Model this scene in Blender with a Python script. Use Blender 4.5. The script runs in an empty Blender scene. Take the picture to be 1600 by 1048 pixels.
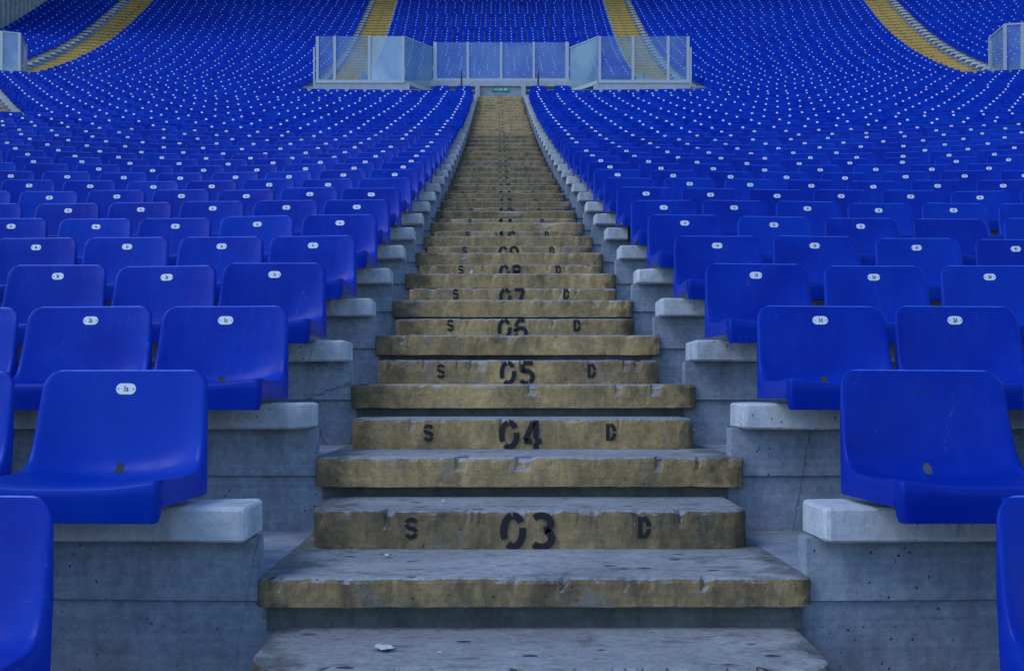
import bpy, math, random
import numpy as np
from mathutils import Vector, noise
random.seed(7)
rng = np.random.default_rng(11)

# ---------------------------------------------------------------- scene, camera, light
S = bpy.context.scene
COL = S.collection
U = 5.155e-4          # metres per survey unit
D = 0.85              # metres per terrace row
EZ = 1.9              # eye height over the ground
RC = 76.0             # centre of the curve of the stand, rows behind the camera

cam = bpy.data.cameras.new('camera'); camo = bpy.data.objects.new('camera', cam); COL.objects.link(camo)
camo.location = (0, 0, EZ); camo.rotation_euler = (math.pi/2, 0, 0)
cam.sensor_width = 36; cam.lens = 1649/1600*36
cam.shift_x = 23/1600; cam.shift_y = 86/1600
cam.clip_start = 0.05; cam.clip_end = 2000
S.camera = camo

w = bpy.data.worlds.new('World'); S.world = w; w.use_nodes = True
nt = w.node_tree; bg = nt.nodes['Background']; sky = nt.nodes.new('ShaderNodeTexSky')
sky.sky_type = 'NISHITA'; sky.sun_disc = False
SUN_EL, SUN_AZ = math.radians(46), math.radians(242)
sky.ozone_density = 6.5; sky.air_density = 1.0; sky.dust_density = 0.2; sky.sun_elevation = SUN_EL; sky.sun_rotation = SUN_AZ
nt.links.new(sky.outputs[0], bg.inputs[0]); bg.inputs[1].default_value = 0.15
sl = bpy.data.lights.new('sun', 'SUN'); sl.energy = 0.75; sl.angle = math.radians(30); sl.color = (.94, .97, 1.0)
so = bpy.data.objects.new('sun', sl); COL.objects.link(so)
dv = Vector((math.sin(SUN_AZ)*math.cos(SUN_EL), math.cos(SUN_AZ)*math.cos(SUN_EL), math.sin(SUN_EL)))
so.rotation_euler = dv.to_track_quat('Z', 'Y').to_euler(); so.location = (0, -10, 30)
S.view_settings.view_transform = 'Standard'; S.view_settings.look = 'None'
S.view_settings.exposure = 0.44; S.view_settings.gamma = 1
S.cycles.diffuse_bounces = 1; S.cycles.glossy_bounces = 2; S.cycles.transparent_max_bounces = 12

# ---------------------------------------------------------------- materials
def new_mat(name):
    m = bpy.data.materials.new(name); m.use_nodes = True
    t = m.node_tree; b = t.nodes['Principled BSDF']
    return m, t, b
def N(t, kind, **kw):
    n = t.nodes.new(kind)
    for k, v in kw.items():
        if k in n.inputs: n.inputs[k].default_value = v
        else: setattr(n, k, v)
    return n
def ramp(t, src, stops):
    r = t.nodes.new('ShaderNodeValToRGB'); e = r.color_ramp.elements
    while len(e) < len(stops): e.new(0.5)
    for el, (p, c) in zip(e, stops):
        el.position = p; el.color = (c[0], c[1], c[2], 1) if hasattr(c, '__len__') else (c, c, c, 1)
    t.links.new(src, r.inputs[0]); return r.outputs[0]
def mix(t, fac, a, b, mode='MIX'):
    m = t.nodes.new('ShaderNodeMix'); m.data_type = 'RGBA'; m.blend_type = mode
    for sock, v in ((m.inputs[0], fac), (m.inputs[6], a), (m.inputs[7], b)):
        if isinstance(v, bpy.types.NodeSocket): t.links.new(v, sock)
        elif hasattr(v, '__len__'): sock.default_value = (*v, 1)
        else: sock.default_value = v
    return m.outputs[2]
def math_(t, op, a, b=None):
    m = t.nodes.new('ShaderNodeMath'); m.operation = op
    for i, v in enumerate((a, b)):
        if v is None: continue
        if isinstance(v, bpy.types.NodeSocket): t.links.new(v, m.inputs[i])
        else: m.inputs[i].default_value = v
    return m.outputs[0]
def tex(t, kind, scale, vec, **kw):
    n = N(t, kind, Scale=scale, **kw); t.links.new(vec, n.inputs['Vector']); return n
def world_vec(t):
    g = t.nodes.new('ShaderNodeNewGeometry'); return g.outputs['Position'], g.outputs['Normal']
def stretch(t, vec, sx, sy, sz):
    m = t.nodes.new('ShaderNodeMapping'); m.inputs['Scale'].default_value = (sx, sy, sz)
    t.links.new(vec, m.inputs[0]); return m.outputs[0]
def bump(t, b, h, strength, dist):
    n = N(t, 'ShaderNodeBump', Strength=strength, Distance=dist)
    t.links.new(h, n.inputs['Height']); t.links.new(n.outputs[0], b.inputs['Normal'])

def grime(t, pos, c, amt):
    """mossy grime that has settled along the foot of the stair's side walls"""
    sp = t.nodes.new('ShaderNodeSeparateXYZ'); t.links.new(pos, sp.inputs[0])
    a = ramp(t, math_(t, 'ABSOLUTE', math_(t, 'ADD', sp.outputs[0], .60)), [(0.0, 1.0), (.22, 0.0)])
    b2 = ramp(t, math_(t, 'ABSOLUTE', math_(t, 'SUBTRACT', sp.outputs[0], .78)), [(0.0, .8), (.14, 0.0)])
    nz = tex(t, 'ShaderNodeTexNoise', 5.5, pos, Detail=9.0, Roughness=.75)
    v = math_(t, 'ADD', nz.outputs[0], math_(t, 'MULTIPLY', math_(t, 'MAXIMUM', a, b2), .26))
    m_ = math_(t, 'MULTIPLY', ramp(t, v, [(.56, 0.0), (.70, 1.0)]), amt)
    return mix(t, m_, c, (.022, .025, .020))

def concrete(name, dark, light, stain=(.05, .05, .045), pits=True, stain_amt=.55, joints=False, cracks=.8):
    m, t, b = new_mat(name)
    pos, nor = world_vec(t)
    n1 = tex(t, 'ShaderNodeTexNoise', 2.2, pos, Detail=8.0, Roughness=.65)
    n2 = tex(t, 'ShaderNodeTexNoise', 38, pos, Detail=5.0, Roughness=.7)
    n3 = tex(t, 'ShaderNodeTexNoise', 240, pos, Detail=3.0, Roughness=.7)
    c = mix(t, ramp(t, n1.outputs[0], [(.3, 0.0), (.72, 1.0)]), dark, light)
    c = mix(t, .42, c, ramp(t, n2.outputs[0], [(.3, .28), (.7, .8)]), 'OVERLAY')
    c = mix(t, .4, c, ramp(t, n3.outputs[0], [(.3, .3), (.7, .72)]), 'OVERLAY')
    nb_ = tex(t, 'ShaderNodeTexNoise', 1.0, stretch(t, pos, 1.2, 1.2, 70), Detail=5.0, Roughness=.6)
    c = mix(t, .35, c, ramp(t, nb_.outputs[0], [(.3, .35), (.7, .66)]), 'OVERLAY')
    # running dirt
    n4 = tex(t, 'ShaderNodeTexNoise', 1.0, stretch(t, pos, 9, 9, 2.2), Detail=7.0, Roughness=.68)
    c = mix(t, math_(t, 'MULTIPLY', ramp(t, n4.outputs[0], [(.47, 0.0), (.70, 1.0)]), stain_amt), c, stain)
    h = math_(t, 'ADD', n2.outputs[0], math_(t, 'MULTIPLY', n3.outputs[0], .5))
    if pits:
        v = tex(t, 'ShaderNodeTexVoronoi', 34, pos, Randomness=1.0)
        pm = ramp(t, v.outputs['Distance'], [(.07, 1.0), (.14, 0.0)])
        nz = tex(t, 'ShaderNodeTexNoise', 6, pos, Detail=2.0)
        pm = math_(t, 'MULTIPLY', pm, ramp(t, nz.outputs[0], [(.46, 0.0), (.58, .9)]))
        c = mix(t, pm, c, (.018, .018, .018))
        h = math_(t, 'SUBTRACT', h, math_(t, 'MULTIPLY', pm, 2.5))
        # fine cracks
        v2 = tex(t, 'ShaderNodeTexVoronoi', 2.1, mix_vec(t, pos, n2.outputs[1], .025), feature='DISTANCE_TO_EDGE')
        cm = ramp(t, v2.outputs['Distance'], [(.0, cracks), (.007, 0.0)])
        nz2 = tex(t, 'ShaderNodeTexNoise', 1.3, pos, Detail=2.0)
        cm = math_(t, 'MULTIPLY', cm, ramp(t, nz2.outputs[0], [(.56, 0.0), (.64, .8)]))
        c = mix(t, cm, c, (.03, .03, .03))
    if joints: c = grime(t, pos, c, .8)
    t.links.new(c, b.inputs['Base Color']); b.inputs['Roughness'].default_value = .88
    bump(t, b, h, .55, .004)
    return m
def mix_vec(t, a, b, f):
    m = t.nodes.new('ShaderNodeMix'); m.data_type = 'VECTOR'; m.inputs[0].default_value = f
    t.links.new(a, m.inputs[4]); t.links.new(b, m.inputs[5]); return m.outputs[1]

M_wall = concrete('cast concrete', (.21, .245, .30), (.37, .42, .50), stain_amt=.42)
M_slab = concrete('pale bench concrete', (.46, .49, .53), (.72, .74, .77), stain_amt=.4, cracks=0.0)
M_floor = concrete('terrace floor concrete', (.13, .14, .14), (.24, .25, .25))
M_joint_shade = concrete('joint dirt and painted shade', (.06, .065, .06), (.18, .19, .18), (.01, .012, .01), pits=False)  # recess dirt plus the shade under the nosings, put into the colour
M_ground = concrete('ground asphalt', (.05, .05, .05), (.09, .09, .09), pits=False)

def painted_step(name, yel_a, yel_b, dirt_amt, upn=1.6, wear=.7, grey_lo=(.24,.245,.25), grey_hi=(.42,.425,.42)):
    m, t, b = new_mat(name)
    pos, nor = world_vec(t)
    sep = t.nodes.new('ShaderNodeSeparateXYZ'); t.links.new(nor, sep.inputs[0])
    n1 = tex(t, 'ShaderNodeTexNoise', 3.0, pos, Detail=8.0, Roughness=.68)
    n2 = tex(t, 'ShaderNodeTexNoise', 42, pos, Detail=6.0, Roughness=.72)
    n3 = tex(t, 'ShaderNodeTexNoise', 260, pos, Detail=3.0, Roughness=.7)
    nl = tex(t, 'ShaderNodeTexNoise', 1.0, stretch(t, pos, 14, 14, 3.5), Detail=8.0, Roughness=.7)
    nh = tex(t, 'ShaderNodeTexNoise', 1.0, stretch(t, pos, 12, 12, 130), Detail=4.0, Roughness=.7)
    y = mix(t, ramp(t, n1.outputs[0], [(.3, 0.0), (.7, 1.0)]), yel_a, yel_b)
    y = mix(t, .6, y, ramp(t, n2.outputs[0], [(.3, .3), (.7, .75)]), 'OVERLAY')
    y = mix(t, .35, y, ramp(t, nh.outputs[0], [(.3, .3), (.7, .7)]), 'OVERLAY')
    # dirt and worn-through grey
    y = mix(t, math_(t, 'MULTIPLY', ramp(t, nl.outputs[0], [(.42, 0.0), (.66, 1.0)]), dirt_amt), y, (.045, .046, .036))
    n5 = tex(t, 'ShaderNodeTexNoise', 7, pos, Detail=9.0, Roughness=.75)
    y = mix(t, ramp(t, n5.outputs[0], [(.56, 0.0), (.63, wear)]), y, (.20, .215, .22))
    # flecks of older blue and green paint
    n6 = tex(t, 'ShaderNodeTexNoise', 16, stretch(t, pos, 1, 1, 1.4), Detail=6.0, Roughness=.7)
    n7 = tex(t, 'ShaderNodeTexNoise', 1.9, pos, Detail=2.0)
    bl = math_(t, 'MULTIPLY', ramp(t, n6.outputs[0], [(.63, 0.0), (.66, .8)]), ramp(t, n7.outputs[0], [(.5, 0.0), (.58, 1.0)]))
    y = mix(t, bl, y, (.07, .19, .24))
    g = mix(t, ramp(t, n1.outputs[0], [(.3, 0.0), (.7, 1.0)]), grey_lo, grey_hi)
    g = mix(t, .6, g, ramp(t, n2.outputs[0], [(.3, .3), (.7, .78)]), 'OVERLAY')
    ns = tex(t, 'ShaderNodeTexNoise', 1.0, stretch(t, pos, 6, 16, 6), Detail=8.0, Roughness=.72)
    g = mix(t, ramp(t, ns.outputs[0], [(.54, 0.0), (.66, .6)]), g, (.06, .062, .06))
    sp = tex(t, 'ShaderNodeTexVoronoi', 8, mix_vec(t, stretch(t, pos, 1, 1.5, 1), n2.outputs[1], .03), Randomness=1.0)
    spm = math_(t, 'MULTIPLY', ramp(t, sp.outputs['Distance'], [(.12, 1.0), (.16, 0.0)]), ramp(t, n7.outputs[0], [(.36, 0.0), (.46, .9)]))
    g = mix(t, spm, g, (.035, .036, .035))
    up = math_(t, 'ADD', sep.outputs[2], math_(t, 'MULTIPLY', math_(t, 'SUBTRACT', n2.outputs[0], .5), upn))
    up = ramp(t, up, [(.30, 0.0), (.62, 1.0)])
    c = mix(t, up, y, g)
    c = mix(t, .4, c, ramp(t, n3.outputs[0], [(.3, .3), (.7, .72)]), 'OVERLAY')
    v = tex(t, 'ShaderNodeTexVoronoi', 30, pos, Randomness=1.0)
    pm = math_(t, 'MULTIPLY', ramp(t, v.outputs['Distance'], [(.05, 1.0), (.11, 0.0)]), ramp(t, n5.outputs[0], [(.48, 0.0), (.56, 1.0)]))
    c = mix(t, pm, c, (.02, .02, .018))
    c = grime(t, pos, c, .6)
    t.links.new(c, b.inputs['Base Color']); b.inputs['Roughness'].default_value = .85
    h = math_(t, 'ADD', n2.outputs[0], math_(t, 'MULTIPLY', n5.outputs[0], 1.2))
    h = math_(t, 'SUBTRACT', h, math_(t, 'MULTIPLY', pm, 2.0))
    bump(t, b, h, .7, .005)
    return m
M_step = painted_step('worn ochre step paint', (.17, .125, .065), (.48, .325, .15), .75)
M_step_b = painted_step('ochre step paint, scuffed', (.25, .17, .08), (.68, .44, .185), .5, 1.1, .5)
M_step_mid = painted_step('ochre step paint, less worn', (.34, .225, .09), (.66, .43, .165), .5, .5, .25)
M_step_dark = painted_step('brown grimy step paint', (.17, .115, .055), (.42, .28, .11), .75, .6, .25)
M_step_far = painted_step('ochre stair paint', (.62, .37, .08), (.84, .52, .14), .30, .5, .2, (.20,.17,.10), (.34,.28,.15))

def stencil_mat():
    m, t, b = new_mat('worn stencil paint')
    pos, nor = world_vec(t)
    n = tex(t, 'ShaderNodeTexNoise', 55, pos, Detail=6.0, Roughness=.75)
    n2 = tex(t, 'ShaderNodeTexNoise', 9, pos, Detail=2.0)
    a = math_(t, 'ADD', n.outputs[0], math_(t, 'MULTIPLY', math_(t, 'SUBTRACT', n2.outputs[0], .5), .9))
    al = ramp(t, a, [(.14, .3), (.30, .98)])
    b.inputs['Base Color'].default_value = (.012, .012, .016, 1); b.inputs['Roughness'].default_value = .7
    t.links.new(al, b.inputs['Alpha'])
    return m
M_stencil = stencil_mat()

def seat_mat(name, inst):
    m, t, b = new_mat(name)
    if inst:
        tc = t.nodes.new('ShaderNodeTexCoord'); oi = t.nodes.new('ShaderNodeObjectInfo')
        add = t.nodes.new('ShaderNodeVectorMath'); add.operation = 'ADD'
        sc = t.nodes.new('ShaderNodeVectorMath'); sc.operation = 'SCALE'; sc.inputs[3].default_value = 40
        cmb = t.nodes.new('ShaderNodeCombineXYZ')
        t.links.new(oi.outputs['Random'], cmb.inputs[0]); t.links.new(oi.outputs['Random'], cmb.inputs[1])
        t.links.new(cmb.outputs[0], sc.inputs[0]); t.links.new(tc.outputs['Object'], add.inputs[0]); t.links.new(sc.outputs[0], add.inputs[1])
        pos = add.outputs[0]
    else:
        pos, _ = world_vec(t)
    n1 = tex(t, 'ShaderNodeTexNoise', 5, pos, Detail=6.0, Roughness=.6)
    n2 = tex(t, 'ShaderNodeTexNoise', 1.0, stretch(t, pos, 26, 26, 4), Detail=8.0, Roughness=.75)
    n3 = tex(t, 'ShaderNodeTexNoise', 120, pos, Detail=3.0, Roughness=.7)
    c = mix(t, ramp(t, n1.outputs[0], [(.3, 0.0), (.7, 1.0)]), (.0016, .019, .34), (.0020, .040, .44))
    if inst: rnd = oi.outputs['Random']
    else:
        vc = tex(t, 'ShaderNodeTexVoronoi', 2.1, pos, Randomness=1.0); sr = t.nodes.new('ShaderNodeSeparateColor'); t.links.new(vc.outputs['Color'], sr.inputs[0]); rnd = sr.outputs[0]
    c = mix(t, ramp(t, rnd, [(0.0, .45), (.35, 0.0), (1.0, 0.0)]), c, (.0018, .015, .27))
    c = mix(t, ramp(t, rnd, [(.55, 0.0), (1.0, .5)]), c, (.003, .055, .48))
    dust = ramp(t, n2.outputs[0], [(.52, 0.0), (.72, .30)])
    c = mix(t, math_(t, 'MULTIPLY', dust, .6), c, (.012, .085, .50))
    sm = tex(t, 'ShaderNodeTexNoise', 1.0, stretch(t, pos, 3, 30, 40), Detail=5.0, Roughness=.8)
    c = mix(t, ramp(t, sm.outputs[0], [(.66, 0.0), (.74, .25)]), c, (.12, .18, .5))
    t.links.new(c, b.inputs['Base Color'])
    r = ramp(t, n2.outputs[0], [(.3, .22), (.7, .46)])
    t.links.new(r, b.inputs['Roughness'])
    b.inputs['Specular IOR Level'].default_value = (.14 if inst else .06)
    # hairline scratches and gentle sink marks in the moulding
    sc1 = tex(t, 'ShaderNodeTexNoise', 1.0, stretch(t, pos, 9, 9, 2.2), Detail=2.0, Distortion=1.5)
    ln = ramp(t, math_(t, 'ABSOLUTE', math_(t, 'SUBTRACT', sc1.outputs[0], .5)), [(0.0, .8), (.004, 0.0)])
    ln = math_(t, 'MULTIPLY', ln, ramp(t, n1.outputs[0], [(.50, 0.0), (.60, .55)]))
    c = mix(t, ln, c, (.09, .16, .55)); t.links.new(c, b.inputs['Base Color'])
    hb = math_(t, 'ADD', math_(t, 'MULTIPLY', n1.outputs[0], 6.0), n3.outputs[0])
    bump(t, b, hb, .16, .0016)
    return m
M_seat = seat_mat('blue moulded plastic', True)
M_seat_far = seat_mat('blue plastic of the far seats', False)

def plain(name, col, rough=.6, metal=0.0, var=.25, scale=30):
    m, t, b = new_mat(name)
    pos, _ = world_vec(t)
    n = tex(t, 'ShaderNodeTexNoise', scale, pos, Detail=5.0, Roughness=.65)
    c = mix(t, ramp(t, n.outputs[0], [(.3, 0.0), (.7, 1.0)]), tuple(x*(1-var) for x in col), tuple(min(1, x*(1+var)) for x in col))
    t.links.new(c, b.inputs['Base Color']); b.inputs['Roughness'].default_value = rough; b.inputs['Metallic'].default_value = metal
    return m
M_edge = plain('chalky blue edge with painted highlight', (.06, .16, .80), .45, 0, .3, 60)  # chalky wear and the highlight along the seat tops, painted as lighter blue
M_plate = plain('pale number plate', (.90, .90, .92), .45, 0, .06)
M_ink = plain('dark plate lettering', (.02, .02, .03), .6)
M_screw = plain('plate screw', (.08, .08, .09), .5, .3)
M_frame = plain('grey aluminium frame', (.50, .53, .57), .5, .2, .12)
M_parapet = plain('pale parapet render', (.42, .45, .50), .8, 0, .15, 6)
M_dark = plain('dark painted steel', (.03, .03, .035), .6)
M_green = plain('green sign face', (.03, .42, .30), .5)
M_white = plain('white sign mark', (.75, .78, .78), .6, 0, .05)
M_paper = plain('white paper', (.7, .72, .74), .8, 0, .12)
M_tape = plain('black tape', (.012, .012, .014), .5)
M_fin = plain('grey facade fin', (.42, .44, .44), .7, 0, .3, 3)
M_panel = plain('pale facade sheet', (.80, .84, .86), .6, 0, .35, 2.5)

def glass_mat(name, haze, tint):
    m, t, b = new_mat(name)
    out = t.nodes['Material Output']
    tr = N(t, 'ShaderNodeBsdfTransparent'); tr.inputs[0].default_value = (.80, .88, .93, 1)
    b.inputs['Base Color'].default_value = (*tint, 1); b.inputs['Roughness'].default_value = .12
    pos, _ = world_vec(t)
    n = tex(t, 'ShaderNodeTexNoise', .55, pos, Detail=5.0, Distortion=1.2)
    f = ramp(t, n.outputs[0], [(.35, haze*.65), (.65, haze*1.4)])
    mx = t.nodes.new('ShaderNodeMixShader'); t.links.new(f, mx.inputs[0])
    t.links.new(tr.outputs[0], mx.inputs[1]); t.links.new(b.outputs[0], mx.inputs[2]); t.links.new(mx.outputs[0], out.inputs[0])
    return m
M_glass = glass_mat('dusty blue glass', .19, (.46, .66, .92))
M_glass_pale = glass_mat('frosted pale glass', .58, (.66, .84, .95))
M_glass_green = glass_mat('greenish glass', .38, (.42, .62, .62))

# ---------------------------------------------------------------- object helpers
def link(name, verts, faces, mat, parent=None, smooth=False, mats=None, fm=None):
    me = bpy.data.meshes.new(name); me.from_pydata([tuple(v) for v in verts], [], faces)
    for mm in (mats or [mat]): me.materials.append(mm)
    if fm is not None: me.polygons.foreach_set('material_index', fm)
    if smooth: me.polygons.foreach_set('use_smooth', [True]*len(me.polygons))
    me.update()
    o = bpy.data.objects.new(name, me); COL.objects.link(o)
    if parent is not None:
        o.parent = parent; o.location = -parent.location
    return o
def child(name, me, parent, loc=(0, 0, 0)):
    o = bpy.data.objects.new(name, me); COL.objects.link(o); o.parent = parent; o.location = loc; return o
def thing(name, label, cat, loc, group=None, rz=0):
    o = bpy.data.objects.new(name, None); COL.objects.link(o); o.location = loc; o.rotation_euler = (0, 0, rz)
    o.empty_display_size = .1
    return tag(o, label, cat, group)
def tag(o, label, cat=None, group=None, kind=None):
    o['label'] = label
    if cat: o['category'] = cat
    if group: o['group'] = group
    if cat: o['kind'] = 'thing'
    if kind: o['kind'] = kind
    return o
class MB:
    def __init__(s): s.v = []; s.f = []; s.m = []
    def add(s, v, f, mi=0):
        o = len(s.v); s.v += [tuple(p) for p in v]; s.f += [tuple(i+o for i in q) for q in f]; s.m += [mi]*len(f)
    def box(s, x0, x1, y0, y1, z0, z1, mi=0, bev=0.0):
        if bev:
            v = []; 
            for (zz, b) in ((z0, bev), (z0+bev, 0), (z1-bev, 0), (z1, bev)):
                v += [(x0+b, y0+b, zz), (x1-b, y0+b, zz), (x1-b, y1-b, zz), (x0+b, y1-b, zz)]
            f = [(3, 2, 1, 0), (12, 13, 14, 15)]
            for l in range(3):
                for i in range(4):
                    j = (i+1) % 4; f.append((l*4+i, l*4+j, l*4+4+j, l*4+4+i))
            s.add(v, f, mi); return
        v = [(x0,y0,z0),(x1,y0,z0),(x1,y1,z0),(x0,y1,z0),(x0,y0,z1),(x1,y0,z1),(x1,y1,z1),(x0,y1,z1)]
        s.add(v, [(3,2,1,0),(4,5,6,7),(0,1,5,4),(1,2,6,5),(2,3,7,6),(3,0,4,7)], mi)
    def beam(s, a, b, w_, h_, mi=0):
        a = Vector(a); b = Vector(b); d = (b-a).normalized()
        up = Vector((0, 0, 1)) if abs(d.z) < .9 else Vector((0, 1, 0))
        sx = d.cross(up).normalized()*w_/2; sz = sx.cross(d).normalized()*h_/2
        v = [a-sx-sz, a+sx-sz, a+sx+sz, a-sx+sz, b-sx-sz, b+sx-sz, b+sx+sz, b-sx+sz]
        s.add(v, [(0,1,2,3),(7,6,5,4),(0,4,5,1),(1,5,6,2),(2,6,7,3),(3,7,4,0)], mi)
    def obj(s, name, mat, parent=None, smooth=False, mats=None):
        return link(name, s.v, s.f, mat, parent, smooth, mats, s.m if mats else None)

def smooth01(x, a, b):
    t = min(1, max(0, (x-a)/(b-a))); return t*t*(3-2*t)
def drift(xr, Z):
    a = abs(xr-.1)
    return .27*smooth01(a, .5, 4.2)*(1-smooth01(a, 4.2, 10))*(1-smooth01(Z, 14, 28))
def rowY(Z, x):
    xr = x/D
    return (math.sqrt((RC+Z)**2-xr*xr)-RC+drift(xr, Z))*D
def rowAng(Z, x):
    e = .2
    return math.atan2(rowY(Z, x+e)-rowY(Z, x-e), 2*e)

KMIN, KMAX = -5, 76
def rise(k):
    return float(np.interp(k+3, [0, 15, 21, 28, 36, 39, 50, 60, 73, 90], [470, 480, 520, 558, 596, 606, 717, 824, 864, 880]))
F = {0: -903.0}
for k in range(1, KMAX+2): F[k] = F[k-1]+rise(k)
for k in range(-1, KMIN-2, -1): F[k] = F[k+1]-470
def FZ(k): return EZ+F[k]*U
SLAB_TOP, SLAB_BOT = 353*U, 187*U

# ---------------------------------------------------------------- ground and terraces
g = link('ground', [(-300, -200, 0), (300, -200, 0), (300, 400, 0), (-300, 400, 0)], [(0, 1, 2, 3)], M_ground)
tag(g, 'grey asphalt ground under and behind the stand', kind='structure')

xs = np.concatenate([-np.geomspace(42, .8, 46), np.linspace(-.7, .9, 9), np.geomspace(1.0, 42, 46)])
v = []; f = []; prof = []
for k in range(KMIN, KMAX+1):
    z0 = 0.0 if k == KMIN else FZ(k-1)
    gz = FZ(k)-120*U
    prof += [(3.118+k, z0), (3.118+k, gz-.004), (3.108+k, gz), (3.10+k, gz+.003), (3.10+k, FZ(k))]
prof.append((3.118+KMAX+4, FZ(KMAX)))
for (Z, z) in prof:
    for x in xs: v.append((x, rowY(Z, x), z))
n = len(xs)
for i in range(len(prof)-1):
    for j in range(n-1): f.append((i*n+j, i*n+j+1, (i+1)*n+j+1, (i+1)*n+j))
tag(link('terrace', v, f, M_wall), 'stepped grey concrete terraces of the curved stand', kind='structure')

# ---------------------------------------------------------------- swept concrete slabs
def sweep(mb, sect, xa, xb, step, jit=0.0, bevel=0.0, seed=0.0, mi=0):
    """sect: closed list of (Z row, z) seen from the aisle; swept along the row from xa to xb"""
    L = xb-xa; nn = max(1, int(round(L/step)))
    X = [xa+L*i/nn for i in range(nn+1)]; ins = [0.0]*(nn+1)
    if bevel:
        X = [xa, xa+bevel*.4, xa+bevel] + [q for q in X if xa+bevel*1.5 < q < xb-bevel*1.5] + [xb-bevel, xb-bevel*.4, xb]
        ins = [bevel*.8, bevel*.22, 0] + [0]*(len(X)-6) + [0, bevel*.22, bevel*.8]
    cz = sum(p[0] for p in sect)/len(sect); ch = sum(p[1] for p in sect)/len(sect)
    m = len(sect); vv = []
    for x, i_ in zip(X, ins):
        for q, (Z, z) in enumerate(sect):
            dy = dz = 0
            if jit:
                nv = noise.noise_vector(Vector((x*7+seed, Z*9, z*9)))*jit + noise.noise_vector(Vector((x*28+seed, Z*30, z*30)))*jit*.5
                dy, dz = nv.y, nv.z
            sy = i_ if Z < cz else -i_; sz = i_ if z < ch else -i_
            if jit > .002 and z > ch and Z < cz:
                cn = noise.noise(Vector((x*17+seed*2, seed, 9.7)))+.3*noise.noise(Vector((x*55, 3.1, seed)))
                if cn > .33: dz -= min(.012, (cn-.33)*.05); dy += min(.012, (cn-.33)*.05)
            vv.append((x, rowY(Z, x)+sy+dy, z+sz*.6+dz))
    ff = []
    for i in range(len(X)-1):
        for q in range(m):
            r = (q+1) % m; ff.append((i*m+q, i*m+r, (i+1)*m+r, (i+1)*m+q))
    ff.append(tuple(reversed(range(m)))); ff.append(tuple((len(X)-1)*m+q for q in range(m)))
    mb.add(vv, ff, mi)
def slab_sect(k, detail=True):
    t_, b_ = FZ(k)+SLAB_TOP, FZ(k)+SLAB_BOT; Z = 3.01+k
    e = .008/D; 
    if not detail: return [(Z, b_), (Z, t_), (Z+.23, t_), (Z+.23, b_)]
    return [(Z+e, b_), (Z, b_+.006), (Z, t_-.009), (Z+e*.5, t_-.002), (Z+e*1.6, t_), (Z+.1, t_), (Z+.23, t_), (Z+.23, b_)]
def up_sect(k):
    return [(3.10+k, FZ(k)-.001), (3.10+k, FZ(k)+SLAB_BOT+.001), (3.19+k, FZ(k)+SLAB_BOT+.001), (3.19+k, FZ(k)-.001)]

def XLf(k): return (-1185+70*max(0, k)/35)*U      # bench slab ends at the central stair
def XRf(k): return (1540-40*max(0, k)/35)*U
WL, WR = -1165*U, 1500*U           # ends of the upstand walls
def aisles(k):
    """list of (left edge, right edge) of the stairs crossing row k, metres"""
    Z = 3.01+k; R = RC+Z; out = []
    if k <= 35:
        out.append((XLf(k), XRf(k)))
        if k >= 21:
            e = -(11.0+.52*(Z-25))*D; out.append((e-1.35, e))
        if k >= 21:
            e = (14.2+.52*(Z-25))*D; out.append((e, e+1.35))
    else:
        for a0, a1 in ((-2.97, -2.97), (3.12, 3.12), (-8.72, -9.05), (8.85, 9.62), (-14.7, -15), (14.7, 15.2)):
            a = a0+(a1-a0)*(k-38)/31.0; x = R*math.sin(math.radians(a))*D; out.append((x-.62, x+.62))
    return sorted(out)
def extent(k):
    Z = 3.01+k; h = (.50*Z+3.2)*D
    lo = -h
    if k >= 36: lo = max(lo, -(24.3+.20*(Z-52))*D)
    return lo, h
def segs(k):
    lo, hi = extent(k); s = []; x = lo
    for a, b in aisles(k):
        if a > hi or b < lo: continue
        if a > x+.3: s.append((x, a))
        x = b
    if hi > x+.3: s.append((x, hi))
    if 32 <= k <= 38:                                   # the stair openings behind the glass boxes
        holes = [(-60, -17.1*D), (17.7*D, 60)] if k >= 36 else []
        holes += [(-6.75*D, 7.2*D)] if k >= 34 else [(-6.75*D, -2.1), (2.4, 7.2*D)]
        r = []
        for a, b in s:
            parts = [(a, b)]
            for ha, hb in holes:
                nx = []
                for p, q in parts:
                    if q <= ha or p >= hb: nx.append((p, q)); continue
                    if p < ha-.5: nx.append((p, ha))
                    if q > hb+.5: nx.append((hb, q))
                parts = nx
            r += parts
        s = r
    return s

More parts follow.
